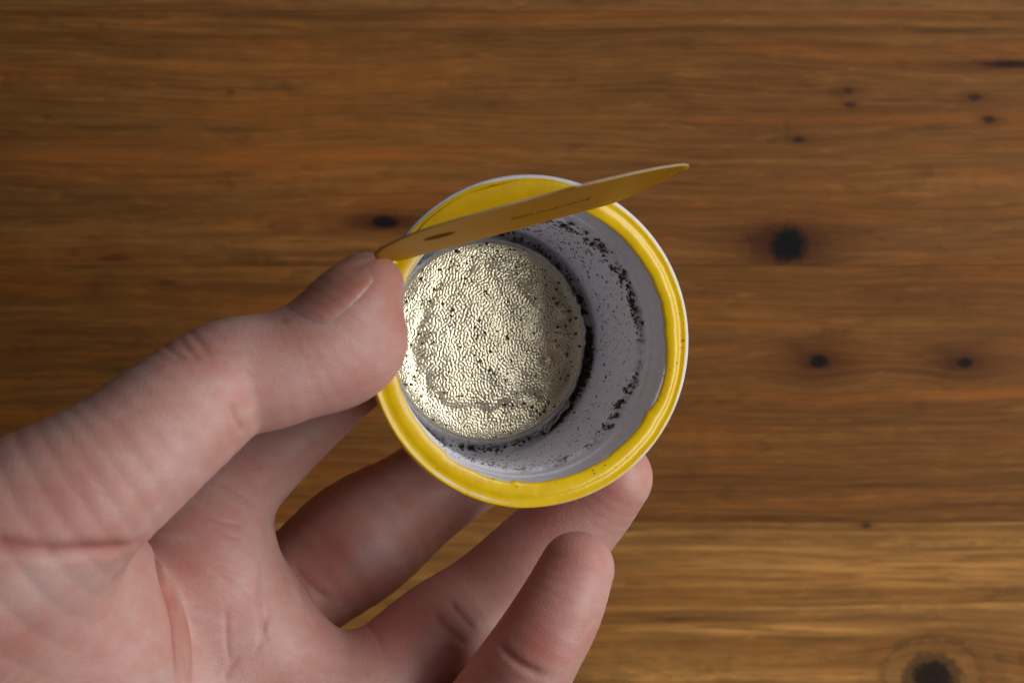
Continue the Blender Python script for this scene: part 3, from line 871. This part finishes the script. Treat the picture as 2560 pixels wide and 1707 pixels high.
# colour of the skin itself: pink pads, redder creases, pale mounts
RED = [  # px, py, radius px, amount
    (900, 690, 70, 0.5), (1000, 800, 80, 0.25), (880, 990, 110, 0.35), (720, 960, 70, 0.15), (505, 870, 70, 0.32), (540, 900, 60, 0.22), (715, 802, 9, 0.9),
    (430, 1500, 40, 0.7), (470, 1420, 60, 0.45), (120, 1250, 90, 0.40), (250, 1360, 60, 0.35), (30, 1365, 60, 0.3),
    (650, 1180, 60, 0.6), (560, 1330, 60, 0.35), (470, 1560, 60, 0.5), (60, 1600, 100, 0.25), (240, 1640, 70, 0.3), (620, 1560, 60, 0.2),
    (840, 1370, 70, 0.8), (780, 1470, 60, 0.4), (1010, 1560, 130, 0.75), (1190, 1380, 110, 0.45), (1360, 1300, 100, 0.55), (930, 1480, 80, 0.4), (1500, 1230, 90, 0.45),
    (1420, 1400, 90, 0.55), (1345, 1590, 70, 0.8), (1290, 1500, 60, 0.5), (1250, 1690, 80, 0.4),
]
PALE = [(600, 820, 80, 0.5), (840, 1010, 60, 0.35), (450, 1160, 70, 0.5), (180, 1470, 100, 0.5), (80, 1440, 60, 0.4), (640, 1380, 60, 0.4), (940, 1395, 55, 0.7), (640, 1590, 80, 0.35), (60, 1530, 50, 0.45), (700, 1240, 50, 0.5), (1480, 1480, 60, 0.3), (320, 1480, 60, 0.4), (420, 1690, 30, 0.7)]
def blobs(lst, V_):
    o_ = np.zeros(len(V_)); hp = ray_hits([(q[0], q[1]) for q in lst])
    for (x, y, r, am), hpos in zip(lst, hp):
        rm = r / PXMM
        o_ += am * np.exp(-((V_ - hpos) ** 2).sum(1) / (rm * rm))
    return np.clip(o_, 0, 1)
red = blobs(RED, HV); pale = blobs(PALE, HV)
cre = np.clip(crease_disp(HV + gn * 0.4) / 0.9, 0, 1)

g = G('skin')
oc = g.obj()
n_big = g.noise(oc, 70.0, 3.0, 0.6)
n_med = g.noise(oc, 240.0, 3.0, 0.65)
col = g.mix(g.rng(n_big, 0.38, 0.64), (0.53, 0.262, 0.207), (0.60, 0.340, 0.283))
col = g.mix(g.rng(n_med, 0.50, 0.72, 0.0, 0.40), col, (0.54, 0.225, 0.172))
sk = g.sep(oc)
n_str = g.noise(g.comb(g.mul(g.add(sk[0], g.mul(sk[1], -0.15)), 0.28), g.add(sk[1], g.mul(sk[0], 0.1)), sk[2]), 330.0, 3.0, 0.6)
col = g.mix(g.rng(n_str, 0.52, 0.70, 0.0, 0.45), col, (0.59, 0.395, 0.350))
col = g.mix(g.rng(n_str, 0.46, 0.30, 0.0, 0.35), col, (0.55, 0.20, 0.16))
col = g.mix(g.mul(g.attr('pale'), 0.65), col, (0.57, 0.395, 0.360))
col = g.mix(g.mul(g.attr('red'), 0.85), col, (0.46, 0.125, 0.092))
col = g.mix(g.mul(g.attr('crease'), 0.7), col, (0.37, 0.090, 0.066))
# fine skin lines
oc1 = g.t.nodes.new('ShaderNodeMapping'); g.t.links.new(oc, oc1.inputs[0])
oc1.inputs['Scale'].default_value = (1, 1.5, 1)
vor = g.voro(oc1.outputs[0], 1500.0, 'DISTANCE_TO_EDGE')
lines = g.rng(vor, 0.0, 0.22, 0.0, 1.0)
ridg = g.t.nodes.new('ShaderNodeTexWave'); ridg.wave_type = 'BANDS'; ridg.bands_direction = 'DIAGONAL'
g.t.links.new(oc, ridg.inputs[0]); ridg.inputs['Scale'].default_value = 640.0; ridg.inputs['Distortion'].default_value = 5.0
ridg.inputs['Detail'].default_value = 1.0; ridg.inputs['Detail Scale'].default_value = 0.25
wr = g.noise(g.comb(g.mul(g.sep(oc)[0], 1.0), g.mul(g.sep(oc)[1], 0.5), g.sep(oc)[2]), 480.0, 4.0, 0.65)
hgt = g.add(g.add(g.mul(lines, 0.20), g.mul(ridg.outputs[0], 0.07)), g.mul(wr, 0.9))
g.set(Base_Color=col, Roughness=g.rng(n_med, 0.3, 0.7, 0.40, 0.54), Normal=g.bump(hgt, 0.00022, 0.38))
g.b.inputs['Subsurface Weight'].default_value = 0.55
g.b.inputs['Subsurface Radius'].default_value = (1.0, 0.32, 0.18)
g.b.inputs['Subsurface Scale'].default_value = 0.0016
g.b.inputs['Specular IOR Level'].default_value = 0.38
M_skin = g.m
hand = mesh('hand', HV, quads, M_skin)
for nm, arr in (('red', red), ('pale', pale), ('crease', cre)):
    at = hand.data.attributes.new(nm, 'FLOAT', 'POINT'); at.data.foreach_set('value', arr.astype(np.float32))
tag(hand, 'bare left hand, palm up, holding the yellow coffee pod between thumb and fingers', 'hand')

# thumb nail
ta = thumb[:, :3]
tipc = thumb[0, :3]; basec = D(690, 815, 15)
ax = tipc - basec; Lx = np.linalg.norm(ax); ax /= Lx
pz = np.array([0, 0, 1.0]); pz -= ax * (pz @ ax); pz /= np.linalg.norm(pz)
side = np.cross(pz, ax); 
if side[1] < 0: side = -side
na_ = math.radians(45)
nn = math.cos(na_) * pz + math.sin(na_) * side
bb = np.cross(ax, nn)
nv = []; nf = []
nu, nvv = 40, 34
S0, S1 = 3.2, Lx + 3.4
for i in range(nu):
    for j in range(nvv):
        u_ = i / (nu - 1); v_ = -1 + 2 * j / (nvv - 1)
        # rounded root, gently rounded free edge
        s0 = S0 + 2.6 * (1 - math.sqrt(max(0, 1 - v_ * v_ * 0.92))); s1 = S1 - 1.5 * v_ * v_
        s = s0 + (s1 - s0) * u_
        th_ = math.radians(50) * v_ * (0.92 + 0.08 * math.sin(math.pi * u_))
        c = basec + ax * s
        q = c + (math.cos(th_) * nn + math.sin(th_) * bb) * 8.0
        nv.append(q)
nv = np.array(nv)
U_ = np.repeat(np.linspace(0, 1, nu), nvv); Vv = np.tile(np.linspace(-1, 1, nvv), nu)
edge = np.minimum(np.minimum((1 - np.abs(Vv)) * 5.0, U_ * 7), 1.0)
target = -0.08 + 0.27 * np.clip(edge, 0, 1) ** 0.6
for _ in range(12):
    dd = sdf0(nv.astype(np.float32)); gg = grad(nv, 0.4)
    nv = nv - (dd - target)[:, None] * gg * 0.7
ii = np.arange(nu * nvv).reshape(nu, nvv)
f = np.stack([ii[:-1, :-1], ii[1:, :-1], ii[1:, 1:], ii[:-1, 1:]], -1).reshape(-1, 4)
g = G('nail')
at = g.attr('free')
nz = g.noise(g.obj(), 300.0, 2.0, 0.5)
base = g.mix(g.rng(nz, 0.4, 0.65), (0.55, 0.225, 0.165), (0.60, 0.285, 0.22))
g.set(Base_Color=g.mix(at, base, (0.46, 0.33, 0.28)), Roughness=0.30)
g.b.inputs['Subsurface Weight'].default_value = 0.35
g.b.inputs['Subsurface Radius'].default_value = (1.0, 0.3, 0.2)
g.b.inputs['Subsurface Scale'].default_value = 0.0012
nail = mesh('nail', nv, f, g.m, hand)
fr = np.clip((U_ - 0.86) / 0.10, 0, 1) * 0.45 + np.clip((np.abs(Vv) - 0.86) / 0.14, 0, 1) * 0.25 + np.clip((0.12 - U_) / 0.1, 0, 1) * 0.4
at_ = nail.data.attributes.new('free', 'FLOAT', 'POINT'); at_.data.foreach_set('value', np.clip(fr, 0, 1).astype(np.float32))
